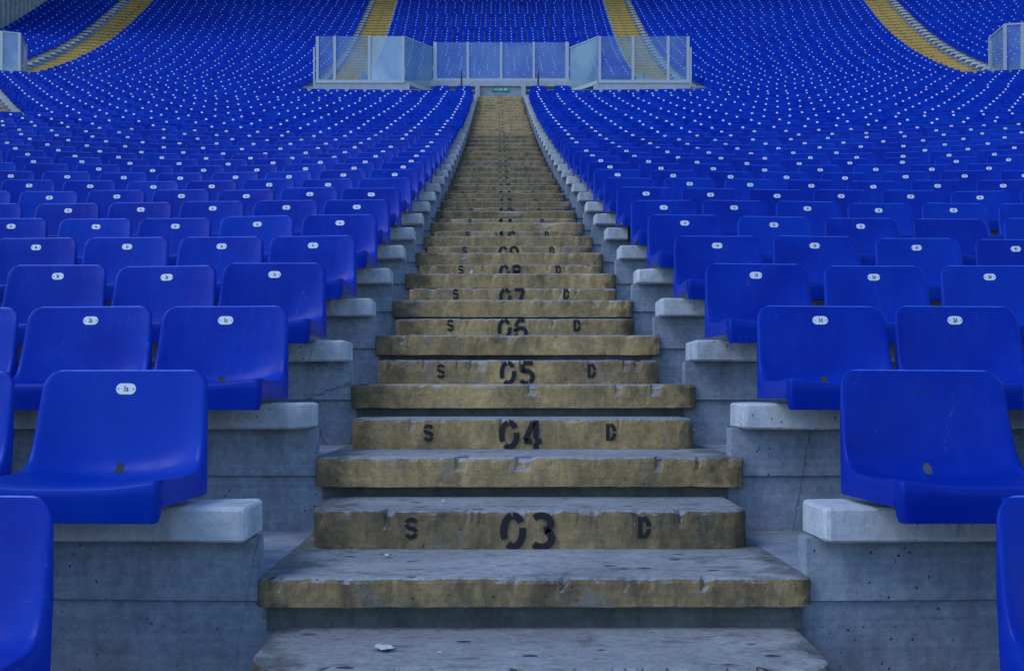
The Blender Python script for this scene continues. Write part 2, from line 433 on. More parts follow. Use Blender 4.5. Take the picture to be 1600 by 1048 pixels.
ORD = ['bottom', 'first', 'second', 'third']
far_slab = MB(); far_up = MB()
for k in range(-1, KMAX+1):
    for (a, b) in segs(k):
        near = k <= 35 and (abs(b-XLf(k)) < 1e-6 or abs(a-XRf(k)) < 1e-6)
        if near:
            left = abs(b-XLf(k)) < 1e-6
            lo, hi = (WL if left else WR), None
            mb = MB(); st = .025 if k < 4 else (.15 if k < 12 else .6)
            sweep(mb, slab_sect(k), a, b, st, .0028 if k < 8 else 0, .016, k*3.1+(0 if left else 50))
            side = 'left' if left else 'right'
            o = mb.obj('bench_slab', M_slab)
            tag(o, 'pale concrete bench slab carrying the %s seats of the row at stair number %02d' % (side, k+3), 'bench slab', 'concrete bench slabs beside the central stair')
            mb = MB()
            if left: sweep(mb, up_sect(k), a, WL, .12 if k < 6 else 1.0, .001 if k < 6 else 0, 0, k)
            else: sweep(mb, up_sect(k), WR, b, .12 if k < 6 else 1.0, .001 if k < 6 else 0, 0, k)
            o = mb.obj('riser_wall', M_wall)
            tag(o, 'low concrete riser wall under the %s bench slab of the row at stair number %02d' % (side, k+3), 'wall', 'riser walls beside the central stair')
        else:
            sweep(far_slab, slab_sect(k, False), a, b, 1.2)
            sweep(far_up, up_sect(k), a+.03, b-.03, 1.5)
o = far_slab.obj('bench_slab_bank', M_slab); tag(o, 'pale concrete bench slabs of the upper tiers under the distant seats', 'bench slabs', kind='stuff')
o = far_up.obj('riser_wall_bank', M_wall); tag(o, 'grey concrete risers under the distant bench slabs', 'riser walls', kind='stuff')

# ---------------------------------------------------------------- stencil glyphs
def arc(cx, cy, rx, ry, a0, a1, n=14):
    return [(cx+rx*math.cos(math.radians(a0+(a1-a0)*i/n)), cy+ry*math.sin(math.radians(a0+(a1-a0)*i/n))) for i in range(n+1)]
GL = {
 '0': [arc(.5, .5, .37, .42, 100, 212), arc(.5, .5, .37, .42, 235, 372), arc(.5, .5, .37, .42, 35, 92, 6)],
 '1': [[(.5, 0), (.5, 1)], [(.46, .9), (.22, .74)]],
 '2': [arc(.5, .70, .34, .22, 165, 10), arc(.5, .70, .34, .22, -4, -34, 4)+[(.2, .14)], [(.12, .08), (.9, .08)]],
 '3': [arc(.45, .71, .36, .21, 140, -74), arc(.45, .30, .40, .23, 66, -140)],
 '4': [[(.68, 0), (.68, .2)], [(.68, .38), (.68, 1)], [(.56, .94), (.14, .32)], [(.1, .28), (.5, .28)], [(.62, .28), (.96, .28)]],
 '5': [[(.86, .92), (.26, .92)], [(.26, .86), (.22, .5)], arc(.46, .33, .38, .26, 118, -60), arc(.46, .33, .38, .26, -72, -150, 6)],
 '6': [arc(.52, .52, .36, .42, 52, 168), arc(.52, .52, .40, .42, 180, 205, 4), arc(.52, .31, .35, .24, 150, -170, 20)],
 '7': [[(.1, .92), (.9, .92)], [(.84, .84), (.42, 0)]],
 '8': [arc(.5, .73, .30, .2, 10, 170), arc(.5, .73, .30, .2, 190, 350), arc(.5, .27, .37, .21, 10, 170), arc(.5, .27, .37, .21, 190, 350)],
 '9': [arc(.48, .69, .35, .24, -30, 290, 20), arc(.48, .48, .37, .42, 25, -10, 4), arc(.48, .48, .37, .42, -20, -130)],
 'S': [arc(.5, .71, .33, .22, 22, 165), arc(.5, .71, .33, .22, 185, 255, 5)+arc(.5, .29, .33, .22, 75, 5, 5), arc(.5, .29, .33, .22, -15, -158)],
 'D': [[(.18, 0), (.18, 1)], arc(.36, .5, .46, .43, 84, 6, 9), arc(.36, .5, .46, .43, -6, -84, 9)],
}
def glyph(mb, ch, x0, z0, wd, ht, y, th, tilt=None, mi=0):
    """one stencilled character on the vertical plane at y; th is the stroke width"""
    for st in GL[ch]:
        P = [Vector((x0+p[0]*wd, z0+p[1]*ht)) for p in st]
        L = []; R = []
        for i, p in enumerate(P):
            d = (P[min(i+1, len(P)-1)]-P[max(i-1, 0)]).normalized(); nrm = Vector((-d.y, d.x))*th/2
            L.append(p+nrm); R.append(p-nrm)
        vv = [(q.x, y, q.y) for q in L]+[(q.x, y, q.y) for q in R]; m = len(P)
        mb.add(vv, [(i, i+1, m+i+1, m+i) for i in range(m-1)], mi)

# ---------------------------------------------------------------- the stairs
def step_block(mb, xl, xr, yf, yb, z0, z1, rad, jit, seed, nx, yfun=None, mi=0):
    """a concrete step, rounded in plan at its front corners, worn edges"""
    out = [(xl, yb)]
    na = 7 if rad > .03 else 2
    for i in range(na+1):
        a = math.pi/2*i/na; out.append((xl+rad-rad*math.cos(a), yf+rad-rad*math.sin(a)))
    for i in range(1, nx): out.append((xl+rad+(xr-xl-2*rad)*i/nx, yf))
    for i in range(na+1):
        a = math.pi/2*(1-i/na); out.append((xr-rad+rad*math.cos(a), yf+rad-rad*math.sin(a)))
    out.append((xr, yb)); m = len(out); cx = (xl+xr)/2; cy = yb
    lev = [(z0, 0), (z0+(z1-z0)*.12, 0), (z0+(z1-z0)*.5, 0), (z1-.014, 0), (z1-.005, .002), (z1-.001, .006), (z1, .014), (z1, .04)]
    vv = []
    for (z, ins) in lev:
        for (x, y) in out:
            yy = y; xx = x
            if ins:
                xx = x+(ins if x < xl+rad+.001 else (-ins if x > xr-rad-.001 else 0))*(1 if y < yb else 0)
                yy = min(yb, y+ins)
            if jit and y < yb:
                q = Vector((x*9+seed, y*3, z*14)); nv = noise.noise_vector(q)*jit + noise.noise_vector(q*4)*jit*.6
                ed = 1.0 if z < z1-.02 else 1.6
                en = min(x-xl, xr-x); ed *= 1+1.6*math.exp(-max(0, en)/.05)
                yy += nv.y*ed; xx += nv.x*.6
                z_ = z+(nv.z*.8 if z < z1-.0005 else nv.z*.25)
                if z > z1-.02 and ins < .03:                       # chipped nosing
                    cn = noise.noise(Vector((x*22+seed*3, seed, 1.7)))+.35*noise.noise(Vector((x*60+seed, 3.1, seed)))
                    if cn > .30: z_ -= min(.014, (cn-.30)*.05); yy += min(.012, (cn-.30)*.04)
            else: z_ = z
            vv.append((xx, yy, z_))
    ff = []
    for l in range(len(lev)-1):
        for i in range(m-1): ff.append((l*m+i, l*m+i+1, (l+1)*m+i+1, (l+1)*m+i))
        ff.append((l*m+m-1, l*m, (l+1)*m, (l+1)*m+m-1))
    ff.append(tuple((len(lev)-1)*m+i for i in range(m))); ff.append(tuple(reversed(range(m))))
    mb.add(vv, ff, mi)

stair = thing('stairway', 'central worn concrete stair with ochre risers stencilled 03 upward between blue seats', 'stairs', (.085, 2.6*D, FZ(-2)))
CX = .5*(-1068+1441)*U
for k in range(-4, 36):
    jit = .0035 if k < 5 else (.0025 if k < 12 else 0)
    nx = 110 if k < 3 else (60 if k < 8 else (12 if k < 20 else 4))
    z = FZ(k)
    mb = MB(); step_block(mb, -1160*U, {0: 1512, 1: 1571, 2: 1574, 3: 1551, 4: 1504}.get(k, 1494)*U, (3.06+k)*D, (4.09+k)*D, z-(131 if k < 1 else 178*rise(k)/470)*U, z+.004, .026, jit, k*7.7, nx)
    M_s = M_step if k < 1 else (M_step_b if k < 9 else (M_step_dark if k < 23 else M_step_mid))
    o = mb.obj('tread', M_s, stair, smooth=False)
    mb = MB(); mb.box(-1120*U, 1480*U, (3.107+k)*D, (3.117+k)*D, z-rise(k)*.55*U, z-.055); mb.obj('joint_shade_strip', M_joint_shade, stair)  # dark strip: joint dirt and painted shade below the tread
    h = rise(k+1)*.475*U
    mb = MB(); step_block(mb, -1066*U, 1441*U, (3.62+k)*D, (4.112+k)*D, z+.004, z+h, (.085 if k >= 0 else .15), jit, k*5.3+90, nx)
    o = mb.obj('step', M_s, stair)
    if k < 0: o['label'] = 'unnumbered step low in the frame'
    if k >= 0:
        mb = MB(); y = (3.62+k)*D-.0045; s = '%02d' % (k+3)
        zb = z+.006; hh = min(h*.93, .112); cx = 170*U+rng.normal()*.004
        for i, c in enumerate(s):
            glyph(mb, c, cx-.079+i*.082+(.004 if i else 0), zb-.006+(h-hh)*(.4 if k < 3 else .93), .075, hh, y, .0205)
        o = mb.obj('row_number', M_stencil if k < 8 else M_ink, o); 
        par = o.parent; o.location = (0, 0, 0)
        mb = MB()
        sm = mb
        glyph(mb, 'S', -492*U-.022+rng.normal()*.003, zb+h*(.25 if k < 3 else .38), .042, .060, y, .0125)
        o2 = mb.obj('side_letter', M_stencil if k < 8 else M_ink, par); o2.location = (0, 0, 0); mb = MB()
        glyph(mb, 'D', 825*U-.020+rng.normal()*.003, zb+h*(.25 if k < 3 else .36), .040, .064, y, .0135)
        o2 = mb.obj('side_letter', M_stencil if k < 8 else M_ink, par); o2.location = (0, 0, 0)

def far_stair(label, pts, numbers=True, width=1.22, first=39):
    """pts: (k, x centre); a stair in the far tiers"""
    k0, x0 = pts[0]
    t = thing('stairway', label, 'stairs', (x0, rowY(3+k0, x0), FZ(k0)), 'ochre stairs of the far tiers')
    mb = MB(); nb = MB()
    for k, x in pts:
        a = rowAng(3+k, x); ca, sa = math.cos(a), math.sin(a); yb = rowY(3.0+k, x)
        def put(bmb, lx0, lx1, ly0, ly1, z0, z1):
            b2 = MB(); b2.box(lx0, lx1, ly0, ly1, z0, z1); 
            bmb.add([(x+p[0]*ca-p[1]*sa, yb+p[0]*sa+p[1]*ca, p[2]) for p in b2.v], b2.f)
        z = FZ(k); h = rise(k+1)*.475*U; hw = width/2
        put(mb, -hw, hw, .06*D, 1.08*D, z-124*U, z+.004)
        put(mb, -hw+.04, hw-.04, .6*D, 1.095*D, z+.004, z+h)
        g2 = MB(); 
        for i, c in enumerate('%02d' % min(99, first+k-pts[0][0])):
            glyph(g2, c, -.09+i*.095, z+.006, .085, h*.9, .6*D-.012, .022)
        glyph(g2, 'S', -.42, z+.02, .06, h*.55, .6*D-.012, .016); glyph(g2, 'D', .36, z+.02, .06, h*.55, .6*D-.012, .016)
        nb.add([(x+p[0]*ca-p[1]*sa, yb+p[0]*sa+p[1]*ca, p[2]) for p in g2.v], g2.f)
    mb.obj('step_flight', M_step_far, t); nb.obj('row_numbers', M_ink, t)
def centre(k, i):
    a = aisles(k)[i]; return (a[0]+a[1])/2
far_stair('ochre stair climbing above the left end of the central glass box', [(k, centre(k, 2)) for k in range(36, KMAX)])
far_stair('ochre stair climbing above the right end of the central glass box', [(k, centre(k, 3)) for k in range(36, KMAX)])
far_stair('ochre stair sweeping up the far left of the stand', [(k, centre(k, 1)) for k in range(36, KMAX)])
far_stair('ochre stair sweeping up the far right of the stand', [(k, centre(k, 4)) for k in range(36, KMAX)])
far_stair('short stretch of stair at the left edge beside stacked slab ends', [(k, centre(k, 0)) for k in range(21, 36)], first=24)

# ---------------------------------------------------------------- seats
CEN = [(.004, -.02), (0, .03), (0, .050), (.007, .0605), (.028, .062), (.10, .057), (.20, .055), (.28, .052), (.335, .056), (.366, .085), (.380, .13), (.391, .20), (.400, .27), (.408, .315), (.411, .332), (.415, .338), (.424, .334)]
RIM = [(.004, -.02), (0, .03), (0, .062), (.008, .076), (.04, .078), (.13, .073), (.225, .073), (.290, .079), (.325, .100), (.346, .138), (.360, .18), (.376, .24), (.390, .29), (.400, .319), (.405, .332), (.410, .338), (.422, .334)]
def cat(P, t):
    n = len(P)-1; s = t*n; i = min(int(s), n-1); u = s-i
    p0, p1, p2, p3 = P[max(i-1, 0)], P[i], P[i+1], P[min(i+2, n)]
    return tuple(.5*((2*p1[c])+(-p0[c]+p2[c])*u+(2*p0[c]-5*p1[c]+4*p2[c]-p3[c])*u*u+(-p0[c]+3*p1[c]-3*p2[c]+p3[c])*u**3) for c in (0, 1))
def half_w(h):
    b = .2255-.0090*smooth01(h, .08, .33)
    top, r = .338, .048
    if h > top-r: b -= r*(1-math.sqrt(max(0, 1-((h-(top-r))/r)**2)))
    return b
def seat_point(u, t):
    c = cat(CEN, t); r = cat(RIM, t); wgt = min(1, abs(u)/.96)**2.6
    y = c[0]+(r[0]-c[0])*wgt; h = c[1]+(r[1]-c[1])*wgt
    hw = half_w(r[1])-.010*max(0, 1-t*16)**2
    return u*hw, y, h
def seat_mesh(us, ts, hole):
    vv = []; ff = []; nu = len(us)
    for t in ts:
        for u in us:
            if hole and abs(u) < .08 and .512 < t < .590:          # the drain hole: ring of vertices pulled onto an oval
                a = math.atan2((t-.552)/.034, u/.075); u, t_ = .054*math.cos(a), .550+.028*math.sin(a)
                vv.append(seat_point(u, t_))
            else: vv.append(seat_point(u, t))
    for j in range(len(ts)-1):
        for i in range(nu-1):
            if hole and us[i] > -.08 and us[i+1] < .08 and ts[j] > .512 and ts[j+1] < .590: continue
            ff.append((j*nu+i, j*nu+i+1, (j+1)*nu+i+1, (j+1)*nu+i))
    for sgn, col in ((-1, 0), (1, nu-1)):
        base = len(vv)
        for j, t in enumerate(ts):
            x, y, h = vv[j*nu+col]; q = t*16
            vv.append((x+sgn*.006, y+.003, h-.001))
            if q <= 3.2: T = (.032, h)
            elif q <= 6.5: T = (max(.032, y*1.0), .014)
            elif q <= 9:
                a = (q-6.5)/2.5; T = (.252+.100*a, .014)
            else:
                a = (h-.18)/(.334-.18) ; a = (q-9)/7; T = (.352+.072*a, .014+.318*a)
            vv.append((x+sgn*.010, T[0], min(T[1], h) if q > 3.2 else h))
        for j in range(len(ts)-1):
            a0, a1 = j*nu+col, (j+1)*nu+col; b0, b1 = base+2*j, base+2*j+2
            q1 = (a0, a1, b1, b0); q2 = (b0, b1, b1+1, b0+1)
            ff += [q1, q2] if sgn < 0 else [q1[::-1], q2[::-1]]
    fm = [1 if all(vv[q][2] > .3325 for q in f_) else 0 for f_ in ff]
    return vv, ff, fm
def lin(n, dense=False): return [i/(n-1) for i in range(n)]
us_hi = [-1, -.985, -.96, -.92, -.86, -.78, -.68, -.57, -.45, -.33, -.22, -.13, -.07, -.03, .03, .07, .13, .22, .33, .45, .57, .68, .78, .86, .92, .96, .985, 1]
ts_hi = [i/48 for i in range(49)]
us_lo = [-1, -.9, -.6, 0, .6, .9, 1]; ts_lo = [0, 1.9/16, 3.4/16, 6/16, 8/16, 9.5/16, 12/16, 14.3/16, 15.2/16, 1]
def mesh_of(name, vv, ff, mats, smooth=True, fm=None):
    me = bpy.data.meshes.new(name); me.from_pydata(vv, [], ff)
    for m in mats: me.materials.append(m)
    if smooth: me.polygons.foreach_set('use_smooth', [True]*len(ff))
    if fm is not None: me.polygons.foreach_set('material_index', fm)
    me.update(); return me
vv, ff, fm = seat_mesh(us_hi, ts_hi, True)
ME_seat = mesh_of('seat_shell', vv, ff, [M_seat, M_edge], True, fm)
seat_lo = seat_mesh(us_lo, ts_lo, False)
# the plate: a pill leaning with the backrest
PH = .287
PY = .4035; PT = math.atan2(.012, .07)
def plate_pts(hw, hh, n, off):
    r = hh; P = []
    for i in range(n+1):
        a = -math.pi/2+math.pi*i/n; P.append((hw-r+r*math.cos(a), r*math.sin(a)))
    for i in range(n+1):
        a = math.pi/2+math.pi*i/n; P.append((-hw+r+r*math.cos(a), r*math.sin(a)))
    return [(x, -off, z) for x, z in P]
def plate_mesh():
    A = plate_pts(.027, .0150, 8, 0); B = plate_pts(.0268, .0148, 8, .0022); m = len(A)
    f = [(i, (i+1) % m, m+(i+1) % m, m+i) for i in range(m)]+[tuple(m+i for i in range(m))]
    v = A+B; fm = [0]*len(f)
    for sx in (-.0205, .0205):
        o = len(v); v += [(sx+.0021*math.cos(a*math.pi/4), -.0028, .0021*math.sin(a*math.pi/4)) for a in range(8)]; f.append(tuple(range(o, o+8))); fm.append(1)
    return mesh_of('number_plate', v, f, [M_plate, M_screw], False, fm)
ME_plate = plate_mesh()
TXT = {}
def text_mesh(s):
    if s not in TXT:
        c = bpy.data.curves.new('t', 'FONT'); c.body = s; c.size = .0215; c.offset = .0005; c.align_x = 'CENTER'; c.align_y = 'CENTER'; c.resolution_u = 2
        c.space_character = .95
        o = bpy.data.objects.new('t', c); COL.objects.link(o)
        bpy.context.view_layer.update()
        me = bpy.data.meshes.new_from_object(o.evaluated_get(bpy.context.evaluated_depsgraph_get()))
        me.name = 'seat_number'
        bpy.data.objects.remove(o); bpy.data.curves.remove(c)
        co = [(p.co.x*.72, -.0030, p.co.y) for p in me.vertices]
        for p, q in zip(me.vertices, co): p.co = q
        me.materials.clear(); me.materials.append(M_ink); me.update()
        TXT[s] = me
    return TXT[s]
ME_recess = mesh_of('plate_recess', *(lambda A, B: (A+B, [(i, (i+1) % len(A), len(A)+(i+1) % len(A), len(A)+i) for i in range(len(A))]))(plate_pts(.0275, .0155, 8, .0012), plate_pts(.0262, .0142, 8, .0012)), [M_dark])

RP = {-1: 1000, 0: 960, 1: 969, 2: 1001, 3: 1022, 4: 1032, 5: 967, 6: 980, 7: 993, 8: 1012, 9: 1028, 10: 1039, 11: 975, 12: 990, 13: 1004, 14: 1018, 15: 1032}
LP = {-1: 1000, 0: 1050, 1: 940, 2: 948, 3: 940, 4: 952, 5: 962, 6: 948, 7: 952, 8: 962}
seats = []   # (k, x, Z, number, side)
for k in range(-1, KMAX+1):
    for (a, b) in segs(k):
        left = abs(b-XLf(k)) < 1e-6; right = abs(a-XRf(k)) < 1e-6
        if k <= 35 and left and k < 21:
            p = LP.get(k, 950+random.uniform(-12, 18))*U; c = {-1: -2075, 0: -1950}.get(k, -1872+3*k)*U; i = 1
            while c > a+.2: seats.append((k, c, i, 's')); c -= p; i += 1
        elif k <= 35 and right and k < 21:
            p = RP.get(k, 985+random.uniform(-15, 30))*U; c = {-1: 2250, 0: 2240}.get(k, 2200-2.5*k)*U; i = 1
            while c < b-.2: seats.append((k, c, i, 'd')); c += p; i += 1
        else:
            ins = .17 if k <= 35 else .17
            ia, ib = (.06 if right else ins), (.06 if left else ins)
            L = (b-a)-ia-ib; nn = int(L/.487)
            if nn < 1: continue
            p = L/nn
            for i in range(nn):
                c = a+ia+p*(i+.5)
                if left: seats.append((k, c, nn-i, 's'))
                elif right: seats.append((k, c, i+1, 'd'))
                else: seats.append((k, c, i+1, None))
def proj(x, y, z): return 777+1649*x/y, 610-1649*(z-EZ)/y
vis = []; rest = []
for s in seats:
    k, x, i, sd = s
    y = rowY(3.30+k, x); z = FZ(k)+SLAB_TOP+.25
    px, py = proj(x, y, z)
    hw = .23*1649/y
    if px+hw > 2 and px-hw < 1598 and py > -10 and sd: vis.append((y, s))
    else: rest.append(s)
vis.sort(key=lambda q: q[0])
near = [q[1] for q in vis[:300]]; rest += [q[1] for q in vis[300:]]
ORDN = ['', 'first', 'second', 'third', 'fourth', 'fifth', 'sixth', 'seventh', 'eighth', 'ninth', 'tenth', 'eleventh', 'twelfth', 'thirteenth', 'fourteenth', 'fifteenth', 'sixteenth', 'seventeenth', 'eighteenth']
NOPLATE = {(0, 1, 'd'), (4, 4, 'd')}
proto = None
for (k, x, i, sd) in near:
    ang = rowAng(3.0+k, x); y = rowY(2.81+k, x); z = FZ(k)+SLAB_TOP
    side = 'left' if sd == 's' else 'right'
    miss = (k, i, sd) in NOPLATE or (k > 5 and random.random() < .015)
    lab = 'blue plastic seat, %s to the %s of the stair in the row at number %02d' % (ORDN[i] if i < 19 else '%dth' % i, side, k+3)
    if k == -1: z -= .010; lab = 'blue plastic seat cut off by the bottom %s corner' % side
    elif miss: lab = 'blue seat with no number plate, %s %s of the stair, row %02d' % (ORDN[i] if i < 19 else '%dth' % i, side, k+3)
    jx, jr = random.uniform(-.006, .006), random.uniform(-.022, .022)
    t = thing('stadium_seat', lab, 'seat', (x+jx, y+random.uniform(-.004, .004), z), 'blue seats of the lower tier', ang+jr); t.rotation_euler = (random.uniform(-.012, .012), random.uniform(-.008, .008), ang+jr)
    sh = child('seat_shell', ME_seat, t)
    if miss:
        r = child('plate_recess', ME_recess, t, (0, PY, PH)); r.rotation_euler = (-PT, 0, 0)
    else:
        p = child('number_plate', ME_plate, t, (0, PY, PH)); p.rotation_euler = (-PT, random.uniform(-.02, .02), 0)
        child('seat_number', text_mesh('%d%s' % (i, sd)), p)

# all further seats: one mass
bv = np.array(seat_lo[0]); 
pl = [(p[0], PY+p[1]+.001-.17*p[2]*0, PH+p[2]) for p in plate_pts(.027, .0155, 3, .002)]
pl = [(x, y+(z-PH)*math.tan(PT), z) for x, y, z in pl]
nb = len(bv); bv = np.vstack([bv, np.array(pl)])
faces = [list(q) for q in seat_lo[1]]
loops = [i for q in faces for i in q]; tot = [len(q) for q in faces]
ploop = list(range(nb, nb+len(pl)))
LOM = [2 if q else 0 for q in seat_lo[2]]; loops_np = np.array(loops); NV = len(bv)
allv = []; alll = []; allt = []; allm = []
for idx, (k, x, i, sd) in enumerate(rest):
    ang = rowAng(3.0+k, x)+random.uniform(-.03, .03); y = rowY(2.81+k, x); z = FZ(k)+SLAB_TOP
    ca, sa = math.cos(ang), math.sin(ang)
    q = np.empty_like(bv); q[:, 0] = x+bv[:, 0]*ca-bv[:, 1]*sa; q[:, 1] = y+bv[:, 0]*sa+bv[:, 1]*ca; q[:, 2] = z+bv[:, 2]
    allv.append(q); alll.append(loops_np+idx*NV); allt += tot; allm += LOM
    if random.random() > .02:
        alll.append(np.array(ploop)+idx*NV); allt.append(len(ploop)); allm.append(1)
me = bpy.data.meshes.new('seat_bank'); V = np.vstack(allv); L = np.concatenate(alll)
me.vertices.add(len(V)); me.vertices.foreach_set('co', V.ravel())
me.loops.add(len(L)); me.loops.foreach_set('vertex_index', L.astype(np.int32))
me.polygons.add(len(allt)); me.polygons.foreach_set('loop_start', np.concatenate([[0], np.cumsum(allt)[:-1]]).astype(np.int32))
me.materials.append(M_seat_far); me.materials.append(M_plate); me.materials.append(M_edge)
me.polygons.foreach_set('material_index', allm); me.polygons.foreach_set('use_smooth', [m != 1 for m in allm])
me.update(calc_edges=True); me.validate()
sb = bpy.data.objects.new('seat_bank', me); COL.objects.link(sb)
tag(sb, 'thousands of small distant blue seats with white plates filling the curved tiers', 'seats', kind='stuff')
print('SEATS', len(seats), 'rest', len(rest))

# ---------------------------------------------------------------- glass boxes over the stair openings
def wp(px, py, Z):        # a surveyed point: picture column, picture line and row depth of the real place
    return Vector(((px-777)*Z*U, Z*D, EZ+(610-py)*Z*U))
def pane(parent, a, b, z0, z1, mat, name='glass_pane', th=.012):
    a = Vector(a); b = Vector(b); d = (b-a).normalized(); n_ = Vector((-d.y, d.x, 0))*th
    v = [(a.x, a.y, z0), (b.x, b.y, z0), (b.x, b.y, z1), (a.x, a.y, z1)]
    v += [(p[0]+n_.x, p[1]+n_.y, p[2]) for p in v]
    return link(name, v, [(0,1,2,3),(7,6,5,4),(0,4,5,1),(1,5,6,2),(2,6,7,3),(3,7,4,0)], mat, parent)
def post(parent, p, z0, z1, wd=.07, dp=.06, name='post', mat=None):
    mb = MB(); mb.box(p[0]-wd/2, p[0]+wd/2, p[1]-dp/2, p[1]+dp/2, z0, z1, 0, .006); return mb.obj(name, mat or M_frame, parent)
def rail(parent, a, b, z, w_=.07, h_=.05, name='rail', mat=None):
    mb = MB(); mb.beam((a[0], a[1], z), (b[0], b[1], z), w_, h_); return mb.obj(name, mat or M_frame, parent)
ZW, ZB = 38.4, 39.65
zt = EZ+(610-57)*ZW*U; zb_ = EZ+(610-126)*ZW*U; zr = EZ+(610-131)*ZW*U
gb = thing('glass_barrier', 'central glazed barrier box over the stair opening, grey frame and bluish panes', 'glass barrier', (0.1, ZW*D, zr-.3))
def gx(px, Z): return (px-777)*Z*U
Lw = [496, 523, 577, 630]; Rw = [937, 989, 1044, 1075]
zt_b = EZ+(610-66.5)*ZB*U; zb_b = EZ+(610-124)*ZB*U
matsL = [M_glass, M_glass, M_glass_pale]; matsR = [M_glass, M_glass, M_glass]
for A, mm in ((Lw, matsL), (Rw, matsR)):
    for i in range(3): pane(gb, (gx(A[i], ZW)+.03, ZW*D, 0), (gx(A[i+1], ZW)-.03, ZW*D, 0), zb_, zt, mm[i])
    for i, px in enumerate(A):
        lowp = px in (523, 577, 989, 1044)
        post(gb, (gx(px, ZW), ZW*D), zb_, zt-(.01 if not lowp else .0), .085, .06)
    rail(gb, (gx(A[0], ZW)-.05, ZW*D-.01), (gx(A[-1], ZW)+.05, ZW*D-.01), (zb_+zr)/2+.003, .09, zb_-zr, 'base_rail')
# short posts outside the ends
for px in (491, 1079): post(gb, (gx(px, ZW), ZW*D-.02), zr-.05, zt-.35, .05, .05)
# the angled wings and the back
for a, b in ((633, 674), (892, 934)):
    if a == 633: A0, B0 = (gx(633, ZW), ZW*D), (gx(676, ZB), ZB*D)
    else: A0, B0 = (gx(890, ZB), ZB*D), (gx(934, ZW), ZW*D)
    pane(gb, (*A0, 0), (*B0, 0), zb_-.02, zt-.04, M_glass_green)
    rail(gb, A0, B0, zb_-.06, .06, .11, 'base_rail'); rail(gb, A0, B0, zt-.02, .03, .03, 'top_rail')
Bp = [680, 731, 783, 834, 886]
for i in range(4): pane(gb, (gx(Bp[i], ZB)+.03, ZB*D, 0), (gx(Bp[i+1], ZB)-.03, ZB*D, 0), zb_b, zt_b, M_glass)
for i, px in enumerate(Bp): post(gb, (gx(px, ZB), ZB*D), zb_b, zt_b, .075 if i not in (0, 4) else .11)
rail(gb, (gx(676, ZB), ZB*D-.01), (gx(890, ZB), ZB*D-.01), zb_b-.03, .09, .07, 'base_rail')
# glass gates standing inside the box at the stair heads
for px in (565, 1003):
    p_ = pane(gb, (gx(px, 41.5), 41.5*D, 0), (gx(px+9, 41.5), 41.5*D+.5, 0), zb_+.2, zt-.25, M_glass_pale, 'gate_pane')
# parapet wall under the glass
zl = EZ+(610-142)*ZW*U
mb = MB()
mb.box(gx(490, ZW), gx(640, ZW), (ZW-.04)*D, (ZW+.3)*D, zl-.6, zr-.004)
mb.obj('parapet', M_parapet, gb); mb = MB()
mb.box(gx(928, ZW), gx(1079, ZW), (ZW-.04)*D, (ZW+.3)*D, zl-.6, zr-.004)
mb.obj('parapet', M_parapet, gb)
mb = MB(); zq = EZ+(610-136.2)*ZB*U
mb.box(gx(640, ZB), gx(928, ZB), (ZB-.1)*D, (ZB+.3)*D, zq, zb_b-.07)
mb.obj('lintel', M_parapet, gb)
mb = MB(); zq2 = EZ+(610-147)*ZB*U
mb.box(gx(748.5, ZB), gx(817, ZB), (ZB-.02)*D, (ZB+.1)*D, zq2-.3, zq-.012); mb.obj('back_wall', M_parapet, gb)
mb = MB()
mb.box(gx(742, ZW), gx(749, ZW), (ZB-.7)*D, (ZB-.11)*D, zq2-.4, zq-.005); mb.obj('jamb', M_parapet, gb); mb = MB(); mb.box(gx(815, ZW), gx(822, ZW), (ZB-.7)*D, (ZB-.11)*D, zq2-.4, zq-.005)
mb.obj('jamb', M_parapet, gb)
# exit sign
xs_, xe_ = gx(768, ZB), gx(796, ZB); zs0, zs1 = EZ+(610-143.6)*ZB*U, EZ+(610-139)*ZB*U; ys = (ZB-.09)*D
es = thing('exit_sign', 'small green exit sign with white marks at the head of the central stair', 'sign', ((xs_+xe_)/2, ys, zs0))
mb = MB(); mb.box(xs_, xe_, ys, ys+.05, zs0, zs1, 0, .008); mb.obj('sign_face', M_green, es)
mb = MB(); hz = zs1-zs0; cy = ys-.004
# running figure, arrow and door
x = xs_+.10
mb.beam((x, cy, zs0+.02), (x+.05, cy, zs0+hz*.55), .006, .022); mb.beam((x+.08, cy, zs0+.02), (x+.05, cy, zs0+hz*.55), .006, .022); mb.beam((x+.04, cy, zs0+hz*.45), (x+.07, cy, zs0+hz*.85), .006, .03); mb.beam((x+.02, cy, zs0+hz*.6), (x+.1, cy, zs0+hz*.68), .006, .018)
x = (xs_+xe_)/2
mb.add([(x-.05, cy, zs0+.02), (x+.06, cy, zs0+.02), (x+.005, cy, zs1-.015)], [(0, 1, 2)])
mb.box(xe_-.15, xe_-.10, cy-.002, cy+.002, zs0+.015, zs1-.012)
mb.obj('sign_mark', M_white, es)
